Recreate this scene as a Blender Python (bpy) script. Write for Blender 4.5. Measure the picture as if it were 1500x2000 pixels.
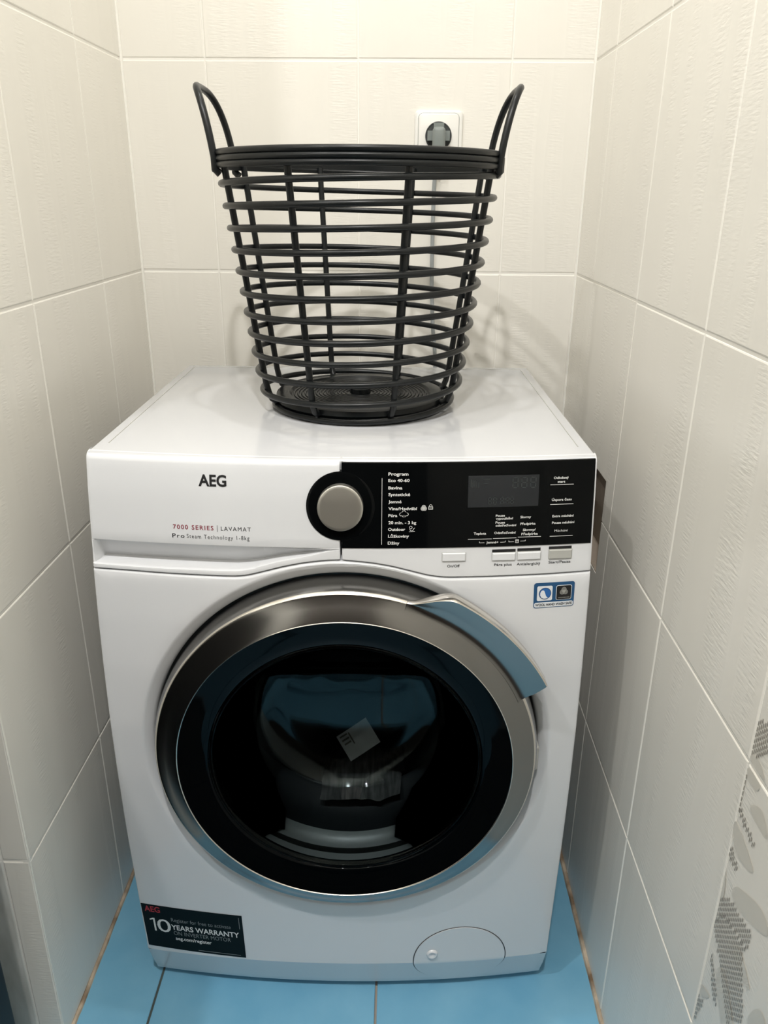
import bpy, bmesh, math, random
from mathutils import Vector, Matrix, noise
random.seed(7)
PI = math.pi
scene = bpy.context.scene
for o in list(bpy.data.objects): bpy.data.objects.remove(o)
COL = scene.collection
# ------------------------------------------------------------------ camera
cd = bpy.data.cameras.new('camera'); cam = bpy.data.objects.new('camera', cd); COL.objects.link(cam)
cd.sensor_fit = 'VERTICAL'; cd.sensor_height = 36.0; cd.lens = 1551.87 / 2000 * 36.0
cd.clip_start = 0.02
rt = Vector((0.99977, 0.0204, 0.0069)).normalized(); fw = Vector((-0.0164, 0.9286, -0.3707)).normalized()
up = rt.cross(fw).normalized(); rt = fw.cross(up).normalized()
mm = Matrix(((rt.x, up.x, -fw.x, 0.0658), (rt.y, up.y, -fw.y, -0.8821), (rt.z, up.z, -fw.z, 1.1313), (0, 0, 0, 1)))
cam.matrix_world = mm; scene.camera = cam
# ------------------------------------------------------------------ world + exposure
w = bpy.data.worlds.new('world'); scene.world = w; w.use_nodes = True
bg = w.node_tree.nodes['Background']; bg.inputs[0].default_value = (0.9, 0.92, 1.0, 1); bg.inputs[1].default_value = 0.02
scene.view_settings.view_transform = 'Standard'; scene.view_settings.look = 'None'
scene.view_settings.gamma = 1.0; scene.view_settings.use_curve_mapping = False
scene.view_settings.exposure = 0.25
LAMP_A, LAMP_B, LAMP_FILL = 5.5, 21.5, 13.0; LAMP_COL = (1.0, 0.985, 0.965)
YAW = 0.0142                                     # the washing machine stands slightly turned in the alcove

# ------------------------------------------------------------------ helpers
def link(o, parent=None):
    COL.objects.link(o)
    if parent: o.parent = parent
    return o
def obj(name, data, mat=None, parent=None, smooth=None):
    """data = (verts, faces) or bmesh"""
    me = bpy.data.meshes.new(name)
    if isinstance(data, bmesh.types.BMesh):
        data.to_mesh(me); data.free()
    else:
        me.from_pydata([tuple(v) for v in data[0]], [], data[1])
        bm = bmesh.new(); bm.from_mesh(me); bmesh.ops.remove_doubles(bm, verts=bm.verts, dist=1e-6)
        if smooth is not None: bmesh.ops.recalc_face_normals(bm, faces=bm.faces)
        bm.to_mesh(me); bm.free()
    if mat: me.materials.append(mat)
    if smooth is not None:
        me.shade_smooth(); me.set_sharp_from_angle(angle=math.radians(smooth))
    return link(bpy.data.objects.new(name, me), parent)
def tag(o, label=None, cat=None, group=None, kind=None):
    if label: o['label'] = label
    if cat: o['category'] = cat
    if group: o['group'] = group
    if kind: o['kind'] = kind
    return o
def empty(name, loc=(0, 0, 0), rz=0.0, **k):
    o = bpy.data.objects.new(name, None); o.location = loc; o.rotation_euler = (0, 0, rz); o.empty_display_size = .05
    link(o); return tag(o, **k)
def box(x0, x1, y0, y1, z0, z1, bev=0.0, seg=2):
    bm = bmesh.new(); bmesh.ops.create_cube(bm, size=1)
    for v in bm.verts: v.co = Vector(((x0 + x1) / 2 + v.co.x * (x1 - x0), (y0 + y1) / 2 + v.co.y * (y1 - y0), (z0 + z1) / 2 + v.co.z * (z1 - z0)))
    if bev: bmesh.ops.bevel(bm, geom=bm.edges[:], offset=bev, segments=seg, affect='EDGES', profile=.5)
    return bm
def boxes(lst):
    V, F = [], []
    for x0, x1, y0, y1, z0, z1 in lst:
        b = len(V); V += [(x, y, z) for z in (z0, z1) for y in (y0, y1) for x in (x0, x1)]
        F += [tuple(b + i for i in f) for f in ((0, 2, 3, 1), (4, 5, 7, 6), (0, 1, 5, 4), (2, 6, 7, 3), (0, 4, 6, 2), (1, 3, 7, 5))]
    return V, F
def tube(path, r, n=10, closed=False, caps=True):
    V, F = [], []; P = [Vector(p) for p in path]; N = len(P); prev = None
    for i, p in enumerate(P):
        a = P[(i - 1) % N] if (closed or i > 0) else p; b = P[(i + 1) % N] if (closed or i < N - 1) else p
        t = (b - a).normalized()
        if prev is None:
            q = Vector((0, 0, 1)) if abs(t.z) < .9 else Vector((1, 0, 0)); u = t.cross(q).normalized()
        else:
            u = (prev - t * prev.dot(t)).normalized()
        prev = u; v = t.cross(u); rr = r(i / (N - 1)) if callable(r) else r
        for k in range(n):
            a_ = 2 * PI * k / n; V.append(p + (u * math.cos(a_) + v * math.sin(a_)) * rr)
    for i in range(N if closed else N - 1):
        j = (i + 1) % N
        for k in range(n): F.append((i * n + k, i * n + (k + 1) % n, j * n + (k + 1) % n, j * n + k))
    if not closed and caps: F.append(tuple(range(n))[::-1]); F.append(tuple((N - 1) * n + k for k in range(n)))
    return V, F
def merge(*parts):
    V, F = [], []
    for v, f in parts:
        b = len(V); V += list(v); F += [tuple(b + i for i in q) for q in f]
    return V, F
def lathe(prof, c, n=96, axis='y', a0=0.0, a1=2 * PI):
    """prof = [(r, h)]; axis y: ring in xz plane about c, h is y; axis z: ring in xy plane, h is z"""
    V, F = [], []; full = abs(a1 - a0 - 2 * PI) < 1e-6; m = n if full else n + 1
    for r, h in prof:
        for k in range(m):
            a = a0 + (a1 - a0) * k / n
            V.append((c[0] + r * math.cos(a), h, c[2] + r * math.sin(a)) if axis == 'y' else (c[0] + r * math.cos(a), c[1] + r * math.sin(a), h))
    for i in range(len(prof) - 1):
        for k in range(n):
            k2 = (k + 1) % m; F.append((i * m + k, i * m + k2, (i + 1) * m + k2, (i + 1) * m + k))
    return V, F
def interp(x, X, Y):
    if x <= X[0]: return Y[0]
    for i in range(len(X) - 1):
        if x <= X[i + 1]: return Y[i] + (Y[i + 1] - Y[i]) * (x - X[i]) / (X[i + 1] - X[i])
    return Y[-1]

# ------------------------------------------------------------------ materials
def mat(name, col, rough=.5, metal=0.0, coat=0.0, spec=.5, **k):
    m = bpy.data.materials.new(name); m.use_nodes = True; b = m.node_tree.nodes['Principled BSDF']
    b.inputs['Base Color'].default_value = (*col, 1); b.inputs['Roughness'].default_value = rough
    b.inputs['Metallic'].default_value = metal; b.inputs['Coat Weight'].default_value = coat
    b.inputs['Coat Roughness'].default_value = .05; b.inputs['Specular IOR Level'].default_value = spec
    for kk, v in k.items(): b.inputs[kk.replace('_', ' ')].default_value = v
    return m
def N(m, t, **k):
    n = m.node_tree.nodes.new(t)
    for a, b in k.items(): setattr(n, a, b)
    return n
def L(m, a, b): m.node_tree.links.new(a, b)
def bsdf(m): return m.node_tree.nodes['Principled BSDF']
def add_noise_col(m, c1, c2, scale=8, detail=4, vec=None, lo=.35, hi=.65):
    t = N(m, 'ShaderNodeTexCoord'); n = N(m, 'ShaderNodeTexNoise'); r = N(m, 'ShaderNodeValToRGB')
    n.inputs['Scale'].default_value = scale; n.inputs['Detail'].default_value = detail
    r.color_ramp.elements[0].color = (*c1, 1); r.color_ramp.elements[1].color = (*c2, 1)
    r.color_ramp.elements[0].position = lo; r.color_ramp.elements[1].position = hi
    if vec:
        mp = N(m, 'ShaderNodeMapping'); mp.inputs['Scale'].default_value = vec; L(m, t.outputs['Object'], mp.inputs[0]); L(m, mp.outputs[0], n.inputs[0])
    else: L(m, t.outputs['Object'], n.inputs[0])
    L(m, n.outputs[0], r.inputs[0]); L(m, r.outputs[0], bsdf(m).inputs['Base Color']); return r
def add_bump(m, scale, strength, dist=.001, vec=None, detail=3):
    t = N(m, 'ShaderNodeTexCoord'); n = N(m, 'ShaderNodeTexNoise'); b = N(m, 'ShaderNodeBump')
    n.inputs['Scale'].default_value = scale; n.inputs['Detail'].default_value = detail
    b.inputs['Strength'].default_value = strength; b.inputs['Distance'].default_value = dist
    if vec:
        mp = N(m, 'ShaderNodeMapping'); mp.inputs['Scale'].default_value = vec; L(m, t.outputs['Object'], mp.inputs[0]); L(m, mp.outputs[0], n.inputs[0])
    else: L(m, t.outputs['Object'], n.inputs[0])
    L(m, n.outputs[0], b.inputs['Height']); L(m, b.outputs[0], bsdf(m).inputs['Normal'])

def wall_tile_material():
    m = mat('cream wall tile glaze', (.72, .665, .56), rough=.27, spec=.5)
    t = N(m, 'ShaderNodeTexCoord'); oi = N(m, 'ShaderNodeObjectInfo')
    off = N(m, 'ShaderNodeVectorMath', operation='MULTIPLY_ADD'); cx = N(m, 'ShaderNodeCombineXYZ')
    mu = N(m, 'ShaderNodeMath', operation='MULTIPLY'); mu.inputs[1].default_value = 3.0
    L(m, oi.outputs['Random'], mu.inputs[0]); L(m, mu.outputs[0], cx.inputs[0]); L(m, mu.outputs[0], cx.inputs[2])
    off.inputs[1].default_value = (1, 1, 1); L(m, t.outputs['Object'], off.inputs[0]); L(m, cx.outputs[0], off.inputs[2])
    def noise_(vec, detail, rough=.5):
        mp = N(m, 'ShaderNodeMapping'); mp.inputs['Scale'].default_value = vec
        n = N(m, 'ShaderNodeTexNoise'); n.inputs['Scale'].default_value = 1; n.inputs['Detail'].default_value = detail; n.inputs['Roughness'].default_value = rough
        L(m, off.outputs[0], mp.inputs[0]); L(m, mp.outputs[0], n.inputs[0]); return n
    rip = noise_((60, 60, 330), 2)               # short horizontal ripples
    band = noise_((26, 26, 2.2), 1)              # in upright bands
    rb = N(m, 'ShaderNodeMapRange'); rb.inputs[1].default_value = .47; rb.inputs[2].default_value = .62
    L(m, band.outputs[0], rb.inputs[0])
    pr = N(m, 'ShaderNodeMath', operation='MULTIPLY'); L(m, rip.outputs[0], pr.inputs[0]); L(m, rb.outputs[0], pr.inputs[1])
    soft = noise_((9, 9, 5), 2)
    ad = N(m, 'ShaderNodeMath', operation='MULTIPLY_ADD'); ad.inputs[1].default_value = .25; L(m, soft.outputs[0], ad.inputs[0]); L(m, pr.outputs[0], ad.inputs[2])
    bp = N(m, 'ShaderNodeBump'); bp.inputs['Strength'].default_value = .45; bp.inputs['Distance'].default_value = .0012
    L(m, ad.outputs[0], bp.inputs['Height']); L(m, bp.outputs[0], bsdf(m).inputs['Normal'])
    cn = noise_((5, 5, 3), 3); r = N(m, 'ShaderNodeValToRGB')
    r.color_ramp.elements[0].color = (.825, .80, .735, 1); r.color_ramp.elements[1].color = (.85, .825, .76, 1)
    r.color_ramp.elements[0].position = .3; r.color_ramp.elements[1].position = .7
    L(m, cn.outputs[0], r.inputs[0]); L(m, r.outputs[0], bsdf(m).inputs['Base Color']); return m
M = {}
M['tile'] = wall_tile_material()
M['grout'] = mat('cream grout', (.88, .86, .80), rough=.8)
add_bump(M['grout'], 400, .3, .0004)
M['plaster'] = mat('white ceiling paint', (.83, .82, .78), rough=.9)
m = mat('blue floor tile glaze', (.13, .42, .58), rough=.33); M['floor'] = m
add_noise_col(m, (.145, .38, .56), (.21, .46, .63), scale=9, detail=5, lo=.3, hi=.72)
M['floor_grout_dark'] = mat('dark floor grout', (.06, .075, .07), rough=.8)
M['floor_grout_light'] = mat('beige floor grout', (.42, .36, .30), rough=.8)
m = mat('silicone bead', (.45, .36, .27), rough=.55); M['bead'] = m
add_noise_col(m, (.20, .13, .075), (.60, .50, .38), scale=28, detail=4, lo=.32, hi=.66)
M['marble'] = mat('pale marbled tile', (.7, .7, .66), rough=.35); add_noise_col(M['marble'], (.52, .52, .48), (.74, .74, .70), scale=14, detail=6, vec=(2.2, 1, .7))
M['enamel'] = mat('white enamel', (.575, .583, .60), rough=.22, coat=.4)
M['white_plastic'] = mat('white plastic', (.69, .70, .715), rough=.27, coat=.25)
M['kick'] = M['white_plastic']
M['black_gloss'] = mat('black glass', (.0020, .0025, .0028), rough=.05, spec=.12)
M['black_coat'] = mat('black coated door glass', (.0006, .0013, .0018), rough=.035, spec=.11)
M['knob'] = mat('satin silver', (.58, .565, .52), rough=.38, metal=1.0)
add_bump(M['knob'], 900, .12, .0003)
M['ring'] = mat('satin silver door ring', (.27, .265, .255), rough=.20, metal=1.0)
M['ring_edge'] = mat('polished ring edge', (.78, .74, .68), rough=.22, metal=1.0)
M['grey_button'] = mat('grey button', (.42, .42, .39), rough=.4)
M['print_black'] = mat('black print', (.006, .006, .007), rough=.5)
M['print_red'] = mat('dark red print', (.22, .008, .03), rough=.5)
M['print_white'] = mat('white print', (.72, .72, .70), rough=.5)
M['print_red2'] = mat('red sticker print', (.42, .02, .03), rough=.5)
M['print_grey'] = mat('dim grey print', (.23, .25, .25), rough=.5)
M['lcd'] = mat('unlit display', (.010, .0125, .016), rough=.16)
M['lcd_seg'] = mat('unlit display segments', (.028, .035, .035), rough=.3)
M['sticker_dark'] = mat('dark sticker film', (.0015, .006, .0075), rough=.55, spec=.10)
M['sticker_blue'] = mat('blue sticker film', (.010, .075, .19), rough=.3)
M['sticker_white'] = mat('white sticker film', (.74, .77, .80), rough=.35)
M['globe'] = mat('blue globe print', (.02, .12, .38), rough=.35)
m = M['basket'] = mat('charcoal plastic', (.0065, .0080, .0088), rough=.33, spec=.33)
M['base'] = mat('charcoal base plate', (.0045, .006, .0066), rough=.28, spec=.25)
M['rubber'] = mat('grey door gasket', (.16, .17, .168), rough=.35)
M['gap_and_shade'] = mat('dark gap and gasket shade', (.006, .008, .009), rough=.5)
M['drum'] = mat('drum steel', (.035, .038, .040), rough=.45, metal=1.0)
M['socket'] = mat('white socket plastic', (.80, .79, .75), rough=.3)
M['socket_hole'] = mat('socket recess', (.05, .055, .055), rough=.4)
M['plug'] = mat('grey plug rubber', (.20, .225, .215), rough=.45)
M['cord'] = mat('grey cord sheath', (.30, .32, .32), rough=.5)
M['cloth'] = mat('dark grey knit', (.11, .11, .108), rough=.95); add_noise_col(M['cloth'], (.016, .016, .016), (.050, .050, .048), scale=30, vec=(6, 1, 1))
M['paper'] = mat('white paper', (.82, .82, .82), rough=.8)
M['dark_frame'] = mat('black frame', (.010, .010, .010), rough=.45, spec=.2)
M['frost'] = mat('grey green panel', (.20, .27, .265), rough=.35)
M['dark_wood'] = mat('brown wood', (.03, .02, .014), rough=.5); add_noise_col(M['dark_wood'], (.022, .015, .011), (.05, .034, .024), scale=12, vec=(8, 8, .8))
M['decor1'] = mat('grey beige leaf print', (.66, .635, .57), rough=.3)
M['decor2'] = mat('pale leaf print', (.60, .57, .50), rough=.3)
M['decor_bg'] = M['tile']
M['dash'] = mat('dark dash print', (.27, .25, .215), rough=.35)
M['niche'] = mat('rough mortar', (.30, .25, .20), rough=.95); add_bump(M['niche'], 120, .6, .003)
def door_glass():
    m = bpy.data.materials.new('clear door glass'); m.use_nodes = True; nt = m.node_tree
    for n in list(nt.nodes): nt.nodes.remove(n)
    o = nt.nodes.new('ShaderNodeOutputMaterial'); mx = nt.nodes.new('ShaderNodeMixShader'); tr = nt.nodes.new('ShaderNodeBsdfTransparent')
    gl = nt.nodes.new('ShaderNodeBsdfGlossy'); fr = nt.nodes.new('ShaderNodeFresnel')
    tr.inputs[0].default_value = (.82, .86, .87, 1); gl.inputs['Roughness'].default_value = .02; gl.inputs[0].default_value = (.22, .25, .25, 1); fr.inputs[0].default_value = 1.52
    nt.links.new(fr.outputs[0], mx.inputs[0]); nt.links.new(tr.outputs[0], mx.inputs[1]); nt.links.new(gl.outputs[0], mx.inputs[2]); nt.links.new(mx.outputs[0], o.inputs[0]); return m
M['glass'] = door_glass()

# ------------------------------------------------------------------ room shell
XL, XR, YB, YF = -0.3983, 0.3794, 0.5955, -0.1125
ZJ = [0.002 + .3335 * i for i in range(9)]; CEIL = 2.70
TH, G = .008, .0030                                # tile thickness, joint width
def S(name, data, m): return tag(obj(name, data, m), kind='structure')
# floor slab; unseen dark boards added past the blue tiles, to darken door reflections
floor = S('floor', boxes([(-1.5, XR + .15, -1.75, YB + .15, -.06, -.006)]), M['floor_grout_light'])
ceiling = S('ceiling', boxes([(-1.5, XR + .15, -1.75, YB + .15, CEIL, CEIL + .06)]), M['plaster'])
wall_back = S('wall_back', boxes([(XL - .1, XR + .1, YB + .0010, YB + .12, -.005, CEIL)]), M['grout'])
wall_left = S('wall_left', boxes([(XL - .16, XL - .0010, YF + TH, YB + TH, -.005, CEIL)]), M['grout'])
wall_front_left = S('wall_front_left', boxes([(-1.5, XL - TH, YF + .0010, YF + .12, -.005, CEIL)]), M['grout'])
# right wall with the small pipe opening behind the machine (y > .2500, .50 < z < .7340)
NY0, NY1, NZ0, NZ1 = .2500, .42, .58, .7340
x0 = XR + .0010
wall_right = S('wall_right', boxes([(x0, XR + .13, -1.75, NY0, -.005, CEIL), (x0, XR + .13, NY1, YB + TH, -.005, CEIL),
    (x0, XR + .13, NY0, NY1, -.005, NZ0), (x0, XR + .13, NY0, NY1, NZ1, CEIL)]), M['grout'])
obj('pipe_opening', boxes([(XR + .030, XR + .034, NY0, NY1, NZ0, NZ1), (XR + .001, XR + .032, NY1 - .004, NY1 + .001, NZ0, NZ1), (XR + .001, XR + .032, NY0 - .0005, NY0 + .002, NZ0, NZ1), (XR + .001, XR + .032, NY0, NY1, NZ1 - .002, NZ1 + .0005), (XR + .001, XR + .032, NY0, NY1, NZ0 - .0005, NZ0 + .002)]), M['niche'], wall_right)
wall_left_far = S('wall_left_far', boxes([(-1.6, -1.5, -1.75, YF + .12, -.05, CEIL)]), M['plaster'])
wall_front = S('wall_front', boxes([(-1.5, XR + .13, -1.85, -1.75, -.05, CEIL)]), M['plaster'])
added_door = S('added_door', boxes([(-.62, XR - .01, -1.752, -1.72, -.005, 2.02)]), M['dark_wood'])  # unseen door added behind the camera, gives the silver ring a dark reflection
TM = {}
def tile_mesh(w, h, th=TH, c=.0015):
    key = (round(w, 4), round(h, 4), th)
    if key in TM: return TM[key]
    V, F = [], []; w2, h2 = w / 2, h / 2              # front faces -Y
    for (a, b, y) in ((w2, h2, th), (w2, h2, c), (w2 - c * .45, h2 - c * .45, c * .35), (w2 - c * 1.3, h2 - c * 1.3, 0)):
        V += [(-a, y, -b), (a, y, -b), (a, y, b), (-a, y, b)]
    for i in range(3):
        for k in range(4): F.append((i * 4 + k, i * 4 + (k + 1) % 4, (i + 1) * 4 + (k + 1) % 4, (i + 1) * 4 + k))
    F.append((12, 13, 14, 15))
    me = bpy.data.meshes.new('tile'); me.from_pydata(V, [], F); me.materials.append(M['tile'])
    me.shade_flat(); TM[key] = me; return me
def put_tile(parent, a, b, z0, z1, place, m=None, g=None):
    gg = G if g is None else g
    wv, h = (b - a) - gg * .45, (z1 - z0) - gg
    me = tile_mesh(wv, h)
    o = bpy.data.objects.new('tile', me); loc, rz = place((a + b) / 2, (z0 + z1) / 2)
    o.location = loc; o.rotation_euler = (random.uniform(-.0008, .0008), 0, rz + random.uniform(-.0008, .0008))
    link(o, parent)
    if m:
        o.data = me.copy(); o.data.materials.clear(); o.data.materials.append(m)
    return o
pb = lambda x, z: ((x, YB + random.uniform(-.0002, .0002), z), 0)
pl = lambda y, z: ((XL + random.uniform(-.0002, .0002), y, z), PI / 2)       # front faces +X
pr_ = lambda y, z: ((XR + random.uniform(-.0002, .0002), y, z), -PI / 2)     # front faces -X
pf = lambda x, z: ((x, YF + random.uniform(-.0002, .0002), z), 0)
rows = list(zip(ZJ[:-1], ZJ[1:])) + [(ZJ[-1], CEIL)]
rows = [r for r in rows if r[1] - r[0] > .012]
bx = [XL, -.2595, -.0081, .2433, XR]
for z0, z1 in rows:
    for a, b in zip(bx[:-1], bx[1:]): put_tile(wall_back, a, b, z0, z1, pb)
    ys = [YF, .1408, .3963, YB]
    for a, b in zip(ys[:-1], ys[1:]): put_tile(wall_left, a, b, z0, z1, pl)
    xs = [-1.5, -1.187, -.936, -.684, -.434, XL]
    for a, b in zip(xs[:-1], xs[1:]):
        put_tile(wall_front_left, a, b, z0, z1, pf, M['marble'] if (b < -.43 and b > -.44 and z0 < .3) else None)
ys = [-1.75, -1.580, -1.325, -1.070, -.814, -.559, -.3055, -.050, .2055, .461, YB]
decor_tiles = {}
for z0, z1 in rows:
    for a, b in zip(ys[:-1], ys[1:]):
        if a == .2055 and (z0 < NZ1 and z1 > NZ0): 
            # cut tiles round the opening
            g1, g2 = .0007, .0015; A_, B_ = a + g1, b - g1
            P_ = [(A_, z0 + g2), (NY0, z0 + g2), (NY0, NZ1), (NY1, NZ1), (NY1, z0 + g2), (B_, z0 + g2), (B_, z1 - g2), (A_, z1 - g2)] if z0 > .6 else \
                 [(A_, z0 + g2), (B_, z0 + g2), (B_, z1 - g2), (NY1, z1 - g2), (NY1, NZ0), (NY0, NZ0), (NY0, z1 - g2), (A_, z1 - g2)]
            k_ = len(P_); V_ = [(XR, y, z) for y, z in P_] + [(XR + TH, y, z) for y, z in P_]
            obj('tile', (V_, [tuple(range(k_)), tuple(range(2 * k_ - 1, k_ - 1, -1))] + [(i, (i + 1) % k_, k_ + (i + 1) % k_, k_ + i) for i in range(k_)]), M['tile'], wall_right)
            continue
        t = put_tile(wall_right, a, b, z0, z1, pr_)
        if a == -.559: decor_tiles[round(z0, 2)] = t
# printed leaves and hatching on the decor tiles (flat print, lying on the tile)
XD = XR - .0006
def poly_print(pts, dx=0.0): return [(XD - dx, y, z) for y, z in pts], [tuple(range(len(pts)))]
def smooth_poly(pts, n=6):
    out = []; m_ = len(pts)
    for i in range(m_):
        p0, p1, p2, p3 = [Vector(pts[(i + j) % m_]) for j in (-1, 0, 1, 2)]
        for k in range(n):
            t = k / n; out.append(tuple(.5 * ((2 * p1) + (p2 - p0) * t + (2 * p0 - 5 * p1 + 4 * p2 - p3) * t * t + (3 * p1 - p0 - 3 * p2 + p3) * t ** 3)))
    return out
def inside(y, z, P):
    c = False
    for i in range(len(P)):
        (a, b), (d, e) = P[i], P[i - 1]
        if (b > z) != (e > z) and y < (d - a) * (z - b) / (e - b) + a: c = not c
    return c
petals = [[(-.326, .54), (-.336, .553), (-.375, .571), (-.392, .56), (-.358, .541), (-.333, .534)], [(-.308, .603), (-.351, .589), (-.327, .578), (-.309, .585)],
    [(-.3085, .545), (-.314, .522), (-.3095, .509), (-.3085, .530)], [(-.3085, .658), (-.3085, .664), (-.331, .6655), (-.329, .657), (-.312, .655)],
    [(-.3085, .6735), (-.3085, .678), (-.318, .683), (-.331, .680), (-.336, .6745), (-.32, .673)],
    [(-.325, .637), (-.343, .648), (-.36, .634), (-.336, .632)], [(-.3085, .392), (-.3105, .396), (-.328, .403), (-.314, .385)],
    [(-.346, .492), (-.36, .504), (-.386, .49), (-.368, .485)], [(-.394, .465), (-.408, .493), (-.43, .48), (-.41, .455)],
    [(-.33, .44), (-.35, .452), (-.40, .40), (-.36, .405)], [(-.34, .74), (-.36, .78), (-.42, .76), (-.38, .72)], [(-.31, .27), (-.33, .31), (-.38, .28), (-.34, .24)],
    [(-.40, .60), (-.42, .64), (-.48, .63), (-.45, .59)], [(-.32, .85), (-.34, .90), (-.40, .87), (-.36, .83)]]
hatch = [[(-.3085, .714), (-.312, .721), (-.330, .722), (-.338, .700), (-.322, .683), (-.3085, .679)], [(-.3085, .655), (-.311, .656), (-.312, .622), (-.3085, .612)],
    [(-.3085, .614), (-.31, .623), (-.347, .611), (-.344, .606)], [(-.3085, .576), (-.329, .568), (-.324, .560), (-.3085, .561)],
    [(-.312, .518), (-.324, .528), (-.373, .537), (-.371, .518), (-.321, .502), (-.3085, .478)], [(-.3085, .478), (-.321, .505), (-.371, .515), (-.365, .508), (-.389, .451), (-.366, .418), (-.324, .461)],
    [(-.316, .451), (-.345, .412), (-.337, .405), (-.317, .434)], [(-.3085, .379), (-.321, .388), (-.312, .347), (-.3085, .340)],
    [(-.35, .81), (-.36, .84), (-.41, .83), (-.39, .79)], [(-.33, .20), (-.35, .25), (-.40, .22), (-.37, .17)]]
def z_of(p): return sum(q[1] for q in p) / len(p)
for zt, tile in decor_tiles.items():
    z1 = zt + .334
    pp = [poly_print(smooth_poly(p)) for p in petals if zt < z_of(p) < z1]
    hh = []
    for p in hatch:
        if not (zt < z_of(p) < z1): continue
        ymin, ymax = min(q[0] for q in p), max(q[0] for q in p); a, b = min(q[1] for q in p), max(q[1] for q in p)
        i = 0; y = ymin
        while y < ymax:
            z = a - (.003 if i % 2 else 0)
            while z < b:
                if inside(y, z + .002, p): hh.append(([(XD - .0002, y, z), (XD - .0002, y + .0013, z), (XD - .0002, y + .0013, z + .0047), (XD - .0002, y, z + .0047)], [(0, 1, 2, 3)]))
                z += .0062
            y += .0028; i += 1
    for nm, lst, mt in (('printed_leaves', pp, M['decor1']), ('printed_hatching', hh, M['dash'])):
        if lst:
            V, F = merge(*lst); inv = tile.matrix_basis.inverted()
            obj(nm, ([tuple(inv @ Vector(v)) for v in V], F), mt, tile)
# floor tiles
fx = [XL - .0, -.290, .044, XR]; fyj = [-.58, -.50, -.10, .30, YB]
def floor_tile(x0, x1, y0, y1, m):
    g = .0035; bm = box(x0 + g / 2, x1 - g / 2, y0 + g / 2, y1 - g / 2, -.006, 0, .0008, 1)
    o = obj('tile', bm, m, floor); return o
for a, b in zip(fx[:-1], fx[1:]):
    for c_, d in zip(fyj[:-1], fyj[1:]): floor_tile(a, b, c_, d, M['floor'])
for a, b in zip([-1.5, -1.292, -.958, -.624], [-1.292, -.958, -.624, -.290]):
    for c_, d in zip([-.58, -.50], [-.50, YF + .002]):
        if c_ > -.55: floor_tile(a, b if b < -.29 else XL, c_, YF, M['floor'])
        else: floor_tile(a, b if b < -.29 else XL, c_, d, M['floor'])
obj('grout_line', boxes([(-.2917, -.2883, -.58, YB, -.006, -.0012)]), M['floor_grout_dark'], floor)
for i in range(11): obj('added_board', box(-1.5, XR, -.583 - .105 * (i + 1), -.585 - .105 * i, -.006, -.001, .001, 1), M['dark_wood'], floor)  # unseen boards, added so the door glass reflects something dark
# trims: silicone beads and corner strip
def bead(name, path, r=.0045): return S(name, tube(path, r, 8), M['bead'])
def wob(a, b, n=40, s=.0006): 
    return [Vector(a).lerp(Vector(b), i / n) + Vector((random.uniform(-s, s), 0, random.uniform(-s, s))) for i in range(n + 1)]
bead('trim_1', wob((XL + .0005, YF, 0), (XL + .0005, YB, 0)))
bead('trim_2', wob((XR - .0005, -.58, 0), (XR - .0005, YB, 0)), .0055)
S('trim_3', boxes([(XL - .0088, XL - .0004, YF + .0004, YF + .0088, 0, CEIL)]), M['grout'])
S('trim_4', tube([(XL + .001, YB - .001, 0), (XL + .001, YB - .001, CEIL)], .003, 8), M['grout'])
S('trim_5', tube([(XR - .001, YB - .001, 0), (XR - .001, YB - .001, CEIL)], .003, 8), M['grout'])

# ------------------------------------------------------------------ ceiling lamps, plus one added fill
def lamp(x, y, label, watt):
    t = empty('ceiling_lamp', (x, y, CEIL), label=label, cat='lamp', group='round ceiling lamps')
    obj('housing', lathe([(.030, -.002), (.048, -.002), (.052, -.008), (.052, 0), (.03, 0)], (0, 0, 0), 40, 'z'), M['enamel'], t, 40)
    ld = bpy.data.lights.new('lamp_light', 'AREA'); ld.shape = 'DISK'; ld.size = .062; ld.energy = watt; ld.color = LAMP_COL
    lo = bpy.data.objects.new('lamp_light', ld); lo.location = (0, 0, -.010); link(lo, t); return t
lamp(-.0054, .03, 'round white ceiling lamp above the washing machine', LAMP_A)
lamp(.0164, -1.15, 'round white ceiling lamp further out from the alcove', LAMP_B)
lamp(-.75, -1.05, 'fill lamp added over the room left of the alcove', LAMP_FILL)  # added fill source to brighten the alcove, no known lamp there

# ------------------------------------------------------------------ washing machine
WM = empty('washing_machine', (0, 0, 0), YAW, label='white front-loading washing machine with silver porthole ring, on the blue floor', cat='washing machine')
ZK = [.0, .013, .082, .12, .17, .25, .30, .35, .42, .5, .585, .65, .70, .75, .81, .86]
YK = [.004, .001, -.0230, -.0250, -.0285, -.034, -.0375, -.0397, -.0412, -.0408, -.0368, -.0315, -.0262, -.0175, -.008, .003]
HW = .2985
def fy(x, z): return interp(z, ZK, YK) - .022 * (1 - (x / HW) ** 2)
seamL = [(-0.2997, 0.7122), (-0.2547, 0.7122), (-0.2106, 0.7114), (-0.1733, 0.7112), (-0.1364, 0.7112), (-0.1211, 0.7117), (-0.1107, 0.7129), (-0.0947, 0.7172), (-0.0692, 0.7243), (-0.0432, 0.7298), (-0.0174, 0.7330), (0.0, 0.7337)]
seamR = [(0.0018, 0.7337), (0.0359, 0.7306), (0.0605, 0.7263), (0.0852, 0.7199), (0.1027, 0.7152), (0.1228, 0.7124), (0.1732, 0.7122), (0.2497, 0.7128), (0.2997, 0.714)]
SX, SZ = [p[0] for p in seamL + seamR], [p[1] for p in seamL + seamR]
def seam(x): return sum(interp(x + d, SX, SZ) for d in (-.006, -.003, 0, .003, .006)) / 5
C = (.004, 0, .467)                                # door axis
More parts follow.
